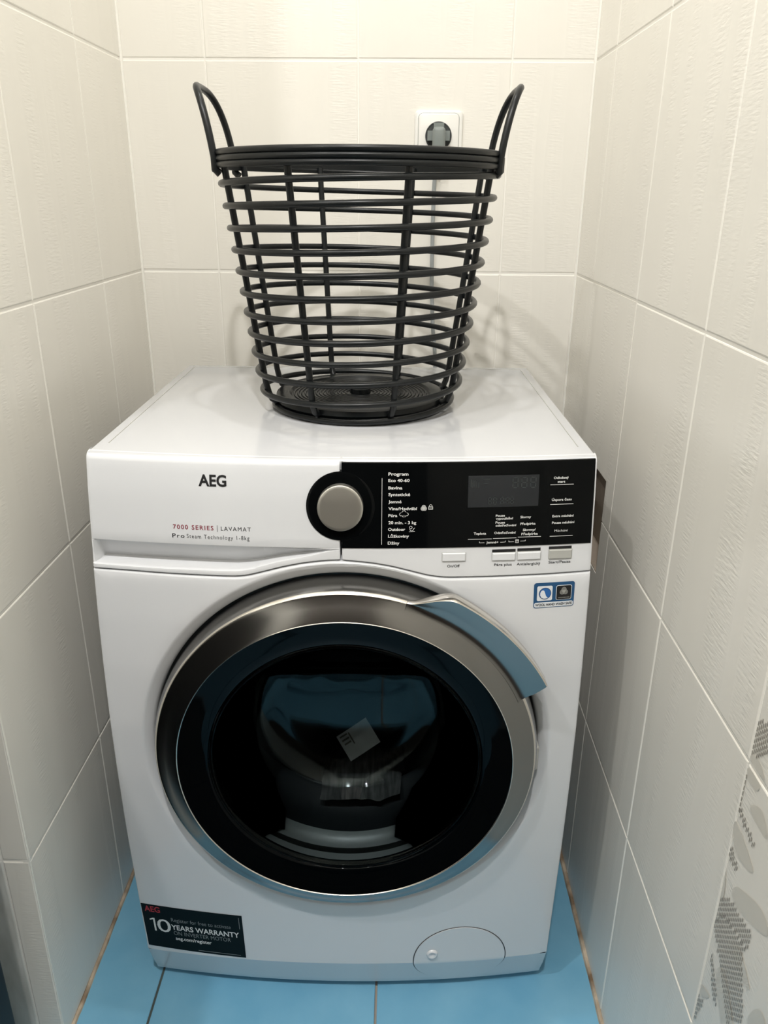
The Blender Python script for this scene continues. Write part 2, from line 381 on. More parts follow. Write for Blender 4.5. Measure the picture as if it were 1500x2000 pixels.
# --- lower front panel: polar sheet round the door opening, plus the inward-leaning foot strip
def front_panel():
    V, F = [], []; zb = .082; n = 288
    def bound(a, ins=0.0):
        ca, sa = math.cos(a), math.sin(a); lo, hi = .2, .7
        for _ in range(30):
            t = (lo + hi) / 2; x, z = C[0] + t * ca, C[2] + t * sa
            if abs(x) < HW - ins and z > zb and z < seam(x) - .0008 - ins: lo = t
            else: hi = t
        return lo
    angs = set(2 * PI * k / n for k in range(n))
    for x, z in ((HW, seam(HW) - .0008), (-HW, seam(-HW) - .0008), (HW, zb), (-HW, zb)): angs.add(math.atan2(z - C[2], x - C[0]) % (2 * PI))
    angs = sorted(angs); m_ = len(angs)
    rings = []
    hole = [(.2465, .050), (.2468, .016), (.2480, .0115), (.2505, .0085), (.2545, .0055), (.2585, .0025), (.2612, .0006), (.2635, 0)]
    for a in angs:
        ca, sa = math.cos(a), math.sin(a); R1 = bound(a); col = []
        kick = (C[2] + R1 * sa) < zb + .0003 and abs(C[0] + R1 * ca) < HW - .0003
        for r, off in hole:
            x, z = C[0] + r * ca, C[2] + r * sa; z = min(z, seam(x) - .003); col.append((x, fy(x, z) + off, z))
        R0 = .2635
        for t in (.12, .28, .45, .6, .75, .88):
            r = R0 + (R1 - .003 - R0) * t; x, z = C[0] + r * ca, C[2] + r * sa; col.append((x, fy(x, z), z))
        for ins, off in ((.0028, 0), (.0012, .0004), (.0003, .0014), (0, .003)):
            r = R1 - ins; x, z = C[0] + r * ca, C[2] + r * sa
            col.append((x, fy(x, z) + (0 if kick else off), z))
        x, z = C[0] + R1 * ca, C[2] + R1 * sa
        col.append((x, fy(x, z) if kick else .014, z)); rings.append(col)
    k = len(rings[0])
    for col in rings: V += col
    for i in range(m_):
        j = (i + 1) % m_
        for q in range(k - 1): F.append((i * k + q, i * k + q + 1, j * k + q + 1, j * k + q))
    b = len(V); nx = 40; zr = [(.082, 0), (.065, 0), (.045, 0), (.028, 0), (.018, 0), (.0145, .0006), (.013, .003), (.013, .03)]
    xs_ = [-HW, -HW, -HW + .0005, -HW + .0028] + [(-HW + .0028) + (2 * HW - .0056) * q / nx for q in range(1, nx)] + [HW - .0028, HW - .0005, HW, HW]
    oo = [.05, .003, .0012, 0] + [0] * (nx - 1) + [0, .0012, .003, .05]
    # rounded lower corners
    for (z, off) in zr:
        cut = 0 if z > .04 else (.04 - z) * .12
        for x, o_ in zip(xs_, oo):
            xx = max(-HW + cut, min(HW - cut, x)); V.append((xx, fy(x, z) + off + o_, z))
    m2 = len(xs_)
    for i in range(len(zr) - 1):
        for j in range(m2 - 1): F.append((b + i * m2 + j, b + i * m2 + j + 1, b + (i + 1) * m2 + j + 1, b + (i + 1) * m2 + j))
    return V, F
fp = obj('front_panel', front_panel(), M['white_plastic'], WM, 35)
# body shell: sides, back, bottom
obj('cabinet', boxes([(-HW + .0004, -HW + .003, .012, .50, .02, .836), (HW - .003, HW - .0004, .012, .50, .02, .836), (-HW + .003, HW - .003, .497, .50, .02, .836), (-HW + .003, HW - .003, .02, .497, .02, .03)]), M['enamel'], WM)
for sx in (-1, 1):
    for y in (.05, .45): obj('foot', lathe([(0, 0), (.022, 0), (.022, .008), (.01, .010), (.01, .022), (0, .022)], (sx * .25, y, 0), 24, 'z'), M['dark_frame'], WM, 40)
# top plate with a fine joint near its edges
bm = box(-HW, HW, .004, .513, .836, .850, .003, 3)
for v in bm.verts:                                 # front edge follows the bowed fascia
    if v.co.y < .02: v.co.y += -.022 * (1 - (v.co.x / HW) ** 2)
bmesh.ops.subdivide_edges(bm, edges=[e for e in bm.edges if abs(e.verts[0].co.x - e.verts[1].co.x) > .4], cuts=23, use_grid_fill=True)
for v in bm.verts:
    if v.co.y < .02:
        base = v.co.y; v.co.y = base - .022 * (1 - (v.co.x / HW) ** 2) + 0.0
top = obj('top_panel', bm, M['enamel'], WM, 40)
def line_strip(pts, w, h): return tube(pts, w, 6)
obj('edge_joint', merge(tube([(-.284, .04, .8499), (-.284, .497, .8499), (.284, .497, .8499), (.284, .04, .8499)], .0007, 6)), M['grey_button'], top)

# --- upper fascia
ZG = .7482                                          # lower edge of the drawer front plate (upper edge of the grip)
def grid_surface(x0, x1, nx, rowsf, edge=.0022):
    """rowsf(x) -> list of (z, off)"""
    xs_ = [x0, x0 + .0004, x0 + edge] + [x0 + edge + (x1 - x0 - 2 * edge) * i / nx for i in range(1, nx)] + [x1 - edge, x1 - .0004, x1]
    eo = [.0026, .0010, 0] + [0] * (nx - 1) + [0, .0010, .0026]; V, F = [], []
    xs_ = [x0] + xs_ + [x1]; eo = [.016] + eo + [.016]
    k = None
    for x, e in zip(xs_, eo):
        r = rowsf(x); k = len(r)
        for z, off in r: V.append((x, fy(x, z) + off + e, z))
    for i in range(len(xs_) - 1):
        for j in range(k - 1): F.append((i * k + j, (i + 1) * k + j, (i + 1) * k + j + 1, i * k + j + 1))
    return V, F
TOPR = [(.8425, 0), (.846, .0006), (.8485, .003), (.8497, .006), (.8503, .012)]
gx = [-.2985, -.295, -.291, -.20, -.1169, -.0388, -.012, 0]; gd = [.0005, .004, .026, .027, .026, .013, .0022, 0]
bxk = [-0.2996, -0.2154, -0.1775, -0.1268, -0.1175, -0.0976, -0.0716, -0.0451, -0.0347, -.012, 0]
bzk = [0.7205, 0.7203, 0.7200, 0.7202, 0.7210, 0.7250, 0.7325, 0.7380, 0.7400, .7466, .7478]
lxk = [-0.2985, -0.2102, -0.1729, -0.1208, -0.1073, -0.0817, -0.0557, -0.0298, -.012, 0]
lzk = [0.7200, 0.7193, 0.7196, 0.7203, 0.7229, 0.7305, 0.7375, 0.7430, .7455, .747]
def drawer_rows(x):
    d = interp(x, gx, gd); zb = sum(interp(x + q, bxk, bzk) for q in (-.006, 0, .006)) / 3; zl = sum(interp(x + q, lxk, lzk) for q in (-.006, 0, .006)) / 3; zs = seam(x) + .0009
    zb = min(zb, ZG - .0008); zl = min(zl, zb - .0004) - (.0012 if x < -.1 else 0); f = min(1, d / .012)
    r = [(zs, .016), (zs, .003), (zs + .0004, .001), (zs + .0014, .0001), (zs + .003, 0), (zl - .0012 - .0008 * f, 0), (zl - .0004, .0003 * f), (zl, .0012 * f), (zb - .0008, d - .0012 * f), (zb, d), (zb + (ZG - zb) * .5, d * .62), (ZG - .0008, d * .12), (ZG - .0002, .0024 * f), (ZG + .0004, .0003), (ZG + .0014, 0)]
    return r + [(ZG + .0014 + (.8425 - ZG - .0014) * i / 9, 0) for i in range(1, 9)] + TOPR
drawer = obj('detergent_drawer', grid_surface(-HW, -.0004, 96, drawer_rows), M['white_plastic'], WM, 32)
def fascia_rows(x):
    zs = seam(x) + .0009
    return [(zs, .016), (zs, .003), (zs + .0004, .001), (zs + .0014, .0001), (zs + .003, 0)] + [(zs + .003 + (.8425 - zs - .003) * i / 11, 0) for i in range(1, 11)] + TOPR
cp = obj('control_panel', grid_surface(.0016, HW, 72, fascia_rows), M['white_plastic'], WM, 32)
# surface-following shapes: patch between x range and z range, raised by h
def patch(x0, x1, z0, z1, h, nx=8, nz=3, base=.004, rnd=.0006):
    V, F = [], []
    def row(ins, off):
        a, b, c_, d = x0 + ins, x1 - ins, z0 + ins, z1 - ins; r = []
        for i in range(nx): r.append((a + (b - a) * i / nx, c_))
        for i in range(nz): r.append((b, c_ + (d - c_) * i / nz))
        for i in range(nx): r.append((b - (b - a) * i / nx, d))
        for i in range(nz): r.append((a, d - (d - c_) * i / nz))
        return [(x, fy(x, z) + off, z) for x, z in r]
    rs = [row(0, base), row(0, -h + rnd), row(rnd, -h)]; k = len(rs[0])
    for r in rs: V += r
    for i in range(2):
        for j in range(k): F.append((i * k + j, i * k + (j + 1) % k, (i + 1) * k + (j + 1) % k, (i + 1) * k + j))
    b0 = len(V); a, b, c_, d = x0 + rnd, x1 - rnd, z0 + rnd, z1 - rnd
    for i in range(nx + 1):
        for j in range(nz + 1): x, z = a + (b - a) * i / nx, c_ + (d - c_) * j / nz; V.append((x, fy(x, z) - h, z))
    for i in range(nx):
        for j in range(nz): q = b0 + i * (nz + 1) + j; F.append((q, q + nz + 1, q + nz + 2, q + 1))
    return V, F
def disc(cx, cz, r, h, n=64, base=.004, rnd=.0008, rows=((1, 0),)):
    V, F = [], []
    prof = [(r, -base)] + [(r, h - rnd), (r - rnd * .3, h - rnd * .3), (r - rnd, h)] + [(r * f, h) for f in (.85, .6, .35, .15)]
    for rr, hh in prof:
        for k in range(n): a = 2 * PI * k / n; x, z = cx + rr * math.cos(a), cz + rr * math.sin(a); V.append((x, fy(x, z) - hh, z))
    for i in range(len(prof) - 1):
        for k in range(n): F.append((i * n + k, i * n + (k + 1) % n, (i + 1) * n + (k + 1) % n, (i + 1) * n + k))
    F.append(tuple((len(prof) - 1) * n + k for k in range(n))); return V, F
cg = obj('control_glass', merge(patch(.0014, .2960, .7492, .8480, .0012, 40, 8, rnd=.0005), disc(.0002, .7982, .0397, .00125, 72, rnd=.0004)), M['black_gloss'], WM, 30)
knob = obj('program_knob', disc(.0002, .7985, .0265, .009, 72, base=-.001, rnd=.0012), M['knob'], WM, 30)
# ---- text on the surface
def text_mesh(s, size=1.0, bold=0.0, sp=1.0):
    cu = bpy.data.curves.new('t', 'FONT'); cu.body = s; cu.size = size; cu.resolution_u = 3; cu.offset = bold; cu.space_character = sp
    o = bpy.data.objects.new('t', cu); COL.objects.link(o); dg = bpy.context.evaluated_depsgraph_get(); dg.update()
    me = bpy.data.meshes.new_from_object(o.evaluated_get(dg)); V = [tuple(v.co) for v in me.vertices]; F = [tuple(p.vertices) for p in me.polygons]
    bpy.data.objects.remove(o); bpy.data.curves.remove(cu); bpy.data.meshes.remove(me); return V, F
Hc = max(v[1] for v in text_mesh('H')[0])
def text_fit(s, x0, x1, z, cap, bold=.0, sp=1.0, off=.0015, mapf=None):
    V, F = text_mesh(s, 1.0, bold, sp); a, b = min(v[0] for v in V), max(v[0] for v in V)
    sx = (x1 - x0) / max(b - a, 1e-6); sz = cap / Hc
    mapf = mapf or (lambda x, zz: (x, fy(x, zz) - off, zz))
    return [mapf(x0 + (v[0] - a) * sx, z + v[1] * sz) for v in V], F
TXT = [
('Program', 0.055, 0.0779, 0.8338, .0034), ('Eco 40-60', 0.055, 0.0793, 0.8267, .0032), ('Bavlna', 0.0551, 0.0711, 0.8184, .0032), ('Syntetické', 0.0552, 0.0802, 0.8108, .0032),
('Jemné', 0.0553, 0.0704, 0.8026, .0032), ('Vlna/Hedvábí', 0.0553, 0.0887, 0.7945, .0033), ('Pára', 0.0554, 0.0657, 0.7864, .0033), ('20 min. - 3 kg', 0.0555, 0.0877, 0.7781, .0033),
('Outdoor', 0.0552, 0.075, 0.7702, .0033), ('Lůžkoviny', 0.0553, 0.0796, 0.7622, .0033), ('Džíny', 0.055, 0.0686, 0.7541, .0033),
('Odložený', 0.2467, 0.2644, 0.8270, .0025), ('start', 0.2515, 0.2605, 0.8225, .0025), ('Úspora času', 0.2455, 0.2692, 0.8017, .0026), ('Extra máchání', 0.2472, 0.273, 0.7823, .0026),
('Pouze máchání', 0.2472, 0.2744, 0.7745, .0026), ('Máchání', 0.2507, 0.2668, 0.7649, .0026), ('Pouze', 0.1801, 0.1909, 0.7850, .0025), ('vypouštění', 0.1803, 0.2007, 0.7816, .0025),
('Pouze', 0.1801, 0.1913, 0.7770, .0025), ('odstřeďování', 0.1803, 0.2049, 0.7734, .0025), ('Odstřeďování', 0.1791, 0.2046, 0.7646, .0026), ('Skvrny', 0.2092, 0.2219, 0.7826, .0026),
('Předpírka', 0.2095, 0.2275, 0.7745, .0026), ('Skvrny/', 0.2129, 0.2282, 0.7673, .0026), ('Předpírka', 0.2113, 0.2309, 0.7624, .0026), ('Teplota', 0.1549, 0.1696, 0.7644, .0026), ('Jemné+', 0.1702, 0.1844, 0.7536, .0025)]
def bar(x0, z0, x1, z1, w, off=.0015):
    d = Vector((x1 - x0, z1 - z0)); n_ = Vector((-d.y, d.x)).normalized() * w / 2; k = max(1, int(d.length / .02)); V, F = [], []
    for i in range(k + 1):
        p = Vector((x0, z0)) + d * i / k
        for s in (-1, 1): q = p + n_ * s; V.append((q.x, fy(q.x, q.y) - off, q.y))
    for i in range(k): F.append((i * 2, i * 2 + 2, i * 2 + 3, i * 2 + 1))
    return V, F
def path_bar(pts, w, off=.0015, closed=False):
    P = pts + ([pts[0]] if closed else []); return merge(*[bar(*a, *b, w, off) for a, b in zip(P[:-1], P[1:])])
def circ(cx, cz, r, n=14, a0=0, a1=360): return [(cx + r * math.cos(math.radians(a0 + (a1 - a0) * i / n)), cz + r * math.sin(math.radians(a0 + (a1 - a0) * i / n))) for i in range(n + 1)]
P_ = [text_fit(*t, bold=.0 if t[0][0] == 'M' else .022) for t in TXT]
for (a, b, c_, d, w_) in [(.0478, .831, .0478, .7538, .0005), (.2429, .8204, .2707, .8204, .0006), (.2439, .7975, .2717, .7975, .0006), (.2454, .7597, .2732, .7597, .0006), (.1484, .7590, .1763, .7590, .0006), (.1779, .7594, .2055, .7594, .0006), (.2073, .7601, .2348, .7601, .0006)]:
    P_.append(bar(a, b, c_, d, w_))
for pts in ([(.162, .7562), (.162, .7546), (.1679, .7546)], [(.1866, .7546), (.1926, .7548), (.1926, .7564)], [(.1968, .7564), (.1968, .7548), (.2028, .7549)], [(.2104, .7554), (.2164, .7554), (.2164, .7568)],
            [(.2047, .7535), (.2083, .7535), (.2083, .7573), (.2047, .7573), (.2047, .7535)], [(.2065, .7535), (.2065, .7573)], [(.2047, .7560), (.2083, .7560)],
            [(.1016, .7950), (.1064, .7950), (.1064, .7982), (.1016, .7982), (.1016, .7950)], [(.1016, .7966), (.1064, .7966)], circ(.1040, .7990, .0016, 10, -10, 190),
            circ(.0700, .7895, .0018, 8, 90, 300), circ(.0733, .7912, .0024, 8, 20, 170), circ(.0766, .7895, .0018, 8, -120, 90), [(.0717, .788), (.0717, .7862)], [(.0733, .7885), (.0733, .7858)], [(.0749, .788), (.0749, .7862)],
            [(.0795, .7690), (.0862, .7695)], circ(.0825, .7722, .0022, 8, 180, 360), circ(.0815, .7740, .0016, 8, 0, 360), [(.0845, .7722), (.0862, .7735)]):
    P_.append(path_bar(pts, .0005))
for a in (90, 210, 330):                           # wool ball mark
    for r in (.0022, .0014, .0007): P_.append(path_bar(circ(.0961 + .0013 * math.cos(math.radians(a)), .7966 + .0013 * math.sin(math.radians(a)), r, 12), .00042))
obj('lettering', merge(*P_), M['print_white'], cg)
disp = obj('display', patch(.1468, .2297, .7964, .8326, .0017, 10, 4, rnd=.0002), M['lcd'], cg)
SEG = {'8': 'abcdefg', '9': 'abcdfg', '6': 'acdefg'}
def seg7(cx, z, w_, h, ch='8'):
    o = {'a': (0, h, w_, h), 'b': (w_, h, w_, h / 2), 'c': (w_, h / 2, w_, 0), 'd': (0, 0, w_, 0), 'e': (0, 0, 0, h / 2), 'f': (0, h / 2, 0, h), 'g': (0, h / 2, w_, h / 2)}
    g = .0007; out = []
    for s in SEG[ch]:
        a, b, c_, d = o[s]; dx, dz = (g if c_ != a else 0), (g if d != b else 0); sg = 1 if d > b else -1
        out.append(bar(cx + a + dx, z + b + dz * sg, cx + c_ - dx, z + d - dz * sg, .0010, .0020))
    return merge(*out)
D_ = [seg7(.1985, .8185, .006, .0115), seg7(.2090, .8185, .006, .0115), seg7(.2195, .8185, .006, .0115)]
for i, x in enumerate((.1705, .1765, .1850, .1912, .1965)): D_.append(seg7(x, .8000, .0036, .0078))
for i in range(5): D_.append(bar(.150 + .0022 * i, .8195, .150 + .0022 * i, .829 - .0008 * i, .0008, .0020))
D_ += [bar(.164, .829, .172, .829, .0008, .0020), bar(.164, .824, .170, .824, .0008, .0020)]
obj('segments', merge(*D_), M['lcd_seg'], disp)
def button(x0, x1, z0, z1, m, nm='button'): 
    o = obj(nm, patch(x0, x1, z0, z1, .0022, 6, 3, rnd=.0009), m, WM, 30); return o
def gap_frame(x0, x1, z0, z1): return merge(*[bar(a, b, c_, d, .0006, .0003) for a, b, c_, d in ((x0, z0, x1, z0), (x0, z1, x1, z1), (x0, z0, x0, z1), (x1, z0, x1, z1))])
button(.1189, .1462, .7332, .7430, M['white_plastic'])
button(.1779, .2053, .7327, .7416, M['white_plastic'])
button(.2080, .2357, .7327, .7418, M['white_plastic'])
o = button(.2457, .2733, .7322, .7431, M['grey_button']); o['label'] = 'grey start button'
obj('indicator_bar', patch(.1776, .2055, .7424, .7456, .0004, 4, 1, rnd=.0001), M['print_black'], WM)
obj('indicator_bar', patch(.2076, .2354, .7428, .7461, .0004, 4, 1, rnd=.0001), M['print_black'], WM)
obj('indicator_bar', patch(.2454, .2730, .7436, .7469, .0004, 4, 1, rnd=.0001), M['print_black'], WM)
obj('button_gap', merge(gap_frame(.1186, .1465, .7330, .7432), gap_frame(.1776, .2056, .7325, .7420), gap_frame(.2077, .2360, .7325, .7422), gap_frame(.2454, .2736, .7320, .7433)), M['grey_button'], cp)
obj('lettering', merge(*[text_fit(*t, bold=.012, off=.0003) for t in [('On/Off', 0.125, 0.1397, 0.7256, .0030), ('Pára plus', 0.1806, 0.2016, 0.7258, .0030), ('Antialergický', 0.2075, 0.236, 0.7258, .0030), ('Start/Pauza', 0.2458, 0.2726, 0.7265, .0030)]]), M['print_black'], cp)
obj('lettering', merge(text_fit('AEG', -.1639, -.1312, .8184, .0124, bold=.030, off=.0004), text_fit('LAVAMAT', -.1395, -.1044, .7667, .0047, bold=.0, sp=1.25, off=.0003), bar(-.1438, .7648, -.1438, .7728, .0005, .0003),
    text_fit('Pro', -.1978, -.1833, .7562, .0048, bold=.010, sp=1.25, off=.0003), text_fit('Steam Technology 1-8kg', -.1806, -.1063, .7562, .0048, bold=-.004, sp=1.2, off=.0003)), M['print_black'], drawer)
obj('lettering', text_fit('7000 SERIES', -.1965, -.1483, .7667, .0050, bold=.012, sp=1.25, off=.0003), M['print_red'], drawer)['label'] = 'dark red series lettering'

# --- filter flap bottom right: rows follow the crease of the foot strip
def flap(cx, cz, r, h, n=26, nx=24):
    V, F = [], []; zs_ = sorted(set([cz + r * math.sin(-PI / 2 + PI * i / n) for i in range(n + 1)] + [.082])); k = nx + 1
    for z in zs_:
        w_ = math.sqrt(max(0, r * r - (z - cz) ** 2))
        for i in range(k): x = cx + w_ * math.sin(-PI / 2 + PI * i / nx); V.append((x, fy(x, z) - h, z))
    for i in range(len(zs_) - 1):
        for j in range(nx): F.append((i * k + j, i * k + j + 1, (i + 1) * k + j + 1, (i + 1) * k + j))
    return V, F
FC = (.1663, .0868, .0682)
fl = obj('filter_cover', flap(FC[0], FC[1], .0672, .0012), M['white_plastic'], WM, 30)
def ring_on(cx, cz, r, w_, off, n=96):
    V, F = [], []
    for k in range(n):
        a = 2 * PI * k / n
        for rr in (r - w_, r + w_): x, z = cx + rr * math.cos(a), cz + rr * math.sin(a); V.append((x, fy(x, z) - off, z))
    for k in range(n): j = (k + 1) % n; F.append((k * 2, k * 2 + 1, j * 2 + 1, j * 2))
    return V, F
def ring_band(cx, cz, r, o0, o1, n=96):
    V, F = [], []
    for k in range(n):
        a = 2 * PI * k / n; x, z = cx + r * math.cos(a), cz + r * math.sin(a)
        V += [(x, fy(x, z) - o0, z), (x, fy(x, z) - o1, z)]
    for k in range(n): j = (k + 1) % n; F.append((k * 2, k * 2 + 1, j * 2 + 1, j * 2))
    return V, F
obj('rim', ring_band(FC[0], FC[1], .0672, -.001, .0012), M['white_plastic'], fl)
obj('flap_gap', ring_on(FC[0], FC[1], .0681, .0006, .0003), M['gap_and_shade'], fp)
def dimple(cx, cz, r):
    V, F = [], []; n = 24
    prof = [(1.0, .0012), (.86, .0042), (.7, .0046), (.45, .0030), (.2, .0022)]
    for f, o_ in prof:
        for k in range(n): a = 2 * PI * k / n; x, z = cx + r * f * math.cos(a), cz + r * f * math.sin(a); V.append((x, fy(x, z) - o_, z))
    for i in range(len(prof) - 1):
        for k in range(n): F.append((i * n + k, i * n + (k + 1) % n, (i + 1) * n + (k + 1) % n, (i + 1) * n + k))
    F.append(tuple((len(prof) - 1) * n + k for k in range(n))); return V, F
obj('finger_dimple', dimple(.1255, .1015, .0085), M['white_plastic'], fl, 60)

# --- stickers
def sticker_map(c00, c10, c11, c01, off):
    def f(u, v):
        x = (c00[0] * (1 - u) + c10[0] * u) * (1 - v) + (c01[0] * (1 - u) + c11[0] * u) * v
        z = (c00[1] * (1 - u) + c10[1] * u) * (1 - v) + (c01[1] * (1 - u) + c11[1] * u) * v
        return (x, fy(x, z) - off, z)
    return f
def sgrid(mp, u0, u1, v0, v1, nu=8, nv=6):
    V = [mp(u0 + (u1 - u0) * i / nu, v0 + (v1 - v0) * j / nv) for i in range(nu + 1) for j in range(nv + 1)]
    return V, [(i * (nv + 1) + j, (i + 1) * (nv + 1) + j, (i + 1) * (nv + 1) + j + 1, i * (nv + 1) + j + 1) for i in range(nu) for j in range(nv)]
def rrect(mp, u0, u1, v0, v1, ru, rv, n=5):
    pts = []
    for cx, cz, a0 in ((u1 - ru, v1 - rv, 0), (u0 + ru, v1 - rv, 90), (u0 + ru, v0 + rv, 180), (u1 - ru, v0 + rv, 270)):
        for i in range(n + 1): a = math.radians(a0 + 90 * i / n); pts.append((cx + ru * math.cos(a), cz + rv * math.sin(a)))
    return [mp(*p) for p in pts], [tuple(range(len(pts)))]
WC = ((-.2953, .0914), (-.1479, .0856), (-.1485, .1753), (-.2966, .1808))
ws = obj('warranty_sticker', sgrid(sticker_map(*WC, .0004), 0, 1, 0, 1), M['sticker_dark'], WM)
wm = sticker_map(*WC, .0007)
def wt(s, u0, u1, v, cap, **k): return text_fit(s, u0, u1, v, cap, mapf=wm, **k)
obj('lettering', merge(wt('0', .132, .270, .385, .30, bold=.0), sgrid(wm, .098, .116, .385, .690, 1, 3), ([wm(*p) for p in ((.062, .655), (.098, .690), (.098, .655), (.064, .628))], [(0, 1, 2, 3)]), wt('YEARS WARRANTY', .275, .955, .475, .115, bold=.018), wt('aeg.com/register', .300, .665, .235, .075, bold=.016)), M['print_white'], ws)
obj('lettering', merge(wt('Register for free to activate', .285, .880, .665, .085, bold=-.006), wt('ON INVERTER MOTOR', .290, .865, .350, .090, bold=-.006),
    sgrid(wm, .965, .970, .68, .95, 1, 1), sgrid(wm, .52, .95, .045, .055, 1, 1)), M['print_grey'], ws)['label'] = 'dim grey warranty lettering'
obj('lettering', wt('AEG', .030, .185, .835, .125, bold=.02), M['print_red2'], ws)['label'] = 'red brand lettering'
UC = ((.2303, .6712), (.2797, .6722), (.2797, .7036), (.2297, .7031))
us = obj('wool_care_sticker', rrect(sticker_map(*UC, .0004), 0, 1, 0, 1, .06, .09), M['sticker_blue'], WM)
um = sticker_map(*UC, .0007); um2 = sticker_map(*UC, .0010); um3 = sticker_map(*UC, .0013)
def ucirc(mp, cu, cv, r, n=28, a0=0, a1=360): 
    pts = [(cu + r * math.cos(math.radians(a0 + (a1 - a0) * i / n)), cv + r * 1.55 * math.sin(math.radians(a0 + (a1 - a0) * i / n))) for i in range(n)]
    return [mp(*p) for p in pts], [tuple(range(n))]
obj('white_field', merge(rrect(um, .02, .98, .03, .225, .05, .06), rrect(um, .08, .455, .29, .88, .04, .06), rrect(um, .545, .93, .29, .88, .05, .07)), M['sticker_white'], us)
obj('black_field', merge(rrect(um2, .558, .917, .31, .86, .04, .06), ucirc(um2, .275, .58, .150)), M['print_black'], us)
obj('globe', ucirc(um3, .275, .58, .140), M['globe'], us)
um4 = sticker_map(*UC, .0016)
swirl = [(.155, .62), (.175, .69), (.215, .725), (.25, .70), (.275, .60), (.30, .48), (.345, .42), (.30, .385), (.24, .385), (.185, .43), (.155, .52)]
obj('white_swirl', ([um4(*p) for p in swirl], [tuple(range(len(swirl)))]), M['sticker_white'], us)
wl = []
for a in (90, 210, 330):
    for r, w_ in ((.060, .010), (.038, .009), (.018, .008)):
        cu, cv = .735 + .045 * math.cos(math.radians(a)), .635 + .07 * math.sin(math.radians(a)); n = 20; V, F = [], []
        for i in range(n):
            t = 2 * PI * i / n
            for q in (r - w_, r): V.append(um3(cu + q * math.cos(t), cv + q * 1.55 * math.sin(t)))
        for i in range(n): j = (i + 1) % n; F.append((i * 2, i * 2 + 1, j * 2 + 1, j * 2))
        wl.append((V, F))
obj('wool_mark', merge(*wl, text_fit('WOOLMARK.COM', .60, .88, .36, .045, mapf=um3)), M['grey_button'], us)
obj('lettering', text_fit('WOOL HAND WASH SAFE', .045, .955, .085, .095, bold=.022, mapf=um2), M['print_black'], us)

# --- door
door = obj('door', lathe([(.236, -.030), (.2435, -.030), (.2440, -.050), (.2425, -.0600), (.2400, -.0665)], C, 160), M['ring'], WM, 30)
obj('ring_edge', lathe([(.2400, -.0665), (.2392, -.0690), (.2372, -.0703)], C, 160), M['ring_edge'], door, 60)
obj('ring_face', lathe([(.2372, -.0703), (.2345, -.0712), (.225, -.0765), (.212, -.0835), (.2092, -.0846)], C, 160), M['ring'], door, 60)
obj('inner_trim', lathe([(.2092, -.0846), (.2085, -.0851), (.2078, -.0846), (.2076, -.080)], C, 160), M['ring_edge'], door, 60)
obj('glass_ring', lathe([(.2078, -.0838), (.198, -.0812), (.186, -.0783), (.1755, -.0755), (.1728, -.0742), (.1715, -.072), (.1712, -.06)], C, 160), M['black_coat'], door, 60)
# porthole bowl: 4 mm glass, stepped lip, cone wall and a flatter end
outer = [(.1712, -.0725), (.1690, -.0742), (.1668, -.0722), (.1640, -.060), (.1600, -.040), (.1560, -.010), (.1470, .020), (.1390, .036), (.1290, .048), (.1190, .0535), (.106, .0565), (.09, .058), (.06, .0585), (.03, .0587), (.0005, .0588)]
inner = [(r + .0035 if r > .13 else r, y + (.0008 if r > .15 else .004)) for r, y in outer]
def flat_top(d):
    out = []
    for x, y, z in d[0]:
        if y > -.045:
            zm = C[2] + .150 - (y + .03) * 1.15; k = .009; a_ = z - zm
            if a_ + k > 0: z = zm - k + k * (1 - math.exp(-(a_ + k) / k))
            w_ = min(1, max(0, (y - .015) / .03)); w_ = w_ * w_ * (3 - 2 * w_); y -= w_ * .05 * (z - C[2])
        out.append((x, y, z))
    return out, d[1]
obj('porthole_glass', flat_top(merge(lathe(outer, C, 144), lathe([(r, y) for r, y in inner[2:]], C, 144))), M['glass'], door, 80)
obj('lip_trim', lathe([(.1722, -.0728), (.1712, -.0738), (.1702, -.0730)], C, 144), M['glass'], door, 60)
# handle: flared grip outside the ring, upper right
def handle():
    a0, a1, n = 24.0, 72.0, 48; V, F = [], []; rows_ = []
    for i in range(n + 1):
        a = a0 + (a1 - a0) * i / n; f = min(1, max(0, (a1 - a) / 11.0)); f = f * f * (3 - 2 * f)
        lean = 4.2 * max(0, 1 - (a - a0) / 10)       # the end is cut at a slant
        r_out = .2385 + f * .0330; y_out = -.0712 - f * .0190; A = lambda t: math.radians(a + lean * t)
        pr = [(.2310, -.0737, 0), (.2345, -.0722 - .0006 * f, .1), (.2385 if f < .02 else .2385 + .004 * f, -.0716 - .0030 * f, .25), (.2385 + .015 * f, -.0712 - .010 * f, .5), (r_out - .003 * f, y_out + .0016 * f, .9), (r_out, y_out, 1.0),
              (r_out + .0012, y_out + .0012, 1.0), (r_out + .0016, y_out + .0065 + .012 * f, 1.0), (r_out + .0006, y_out + .0080 + .012 * f, 1.0), (.2385 + .016 * f, -.0660, .5), (.2385, -.0600, .2)]
        rows_.append([(C[0] + r * math.cos(A(t)), y, C[2] + r * math.sin(A(t))) for r, y, t in pr])
    return rows_
rows_ = handle(); k = len(rows_[0]); V = [v for r in rows_ for v in r]; Fa, Fb = [], []
for i in range(len(rows_) - 1):
    for j in range(k - 1): (Fb if j in (5, 6, 7) else Fa).append((i * k + j, i * k + j + 1, (i + 1) * k + j + 1, (i + 1) * k + j))
Fa.append(tuple(range(k)))
hd = obj('door_handle', (V, Fa), M['ring'], door, 50); obj('handle_edge', (V, Fb), M['ring_edge'], hd, 60)
obj('door_back', lathe([(.236, -.030), (.200, -.028), (.186, -.034), (.1800, -.048), (.1735, -.062)], C, 96), M['rubber'], door, 40)
obj('hinge_cover', box(.2440, .2510, -.052, -.035, .442, .478, .002), M['grey_button'], door)
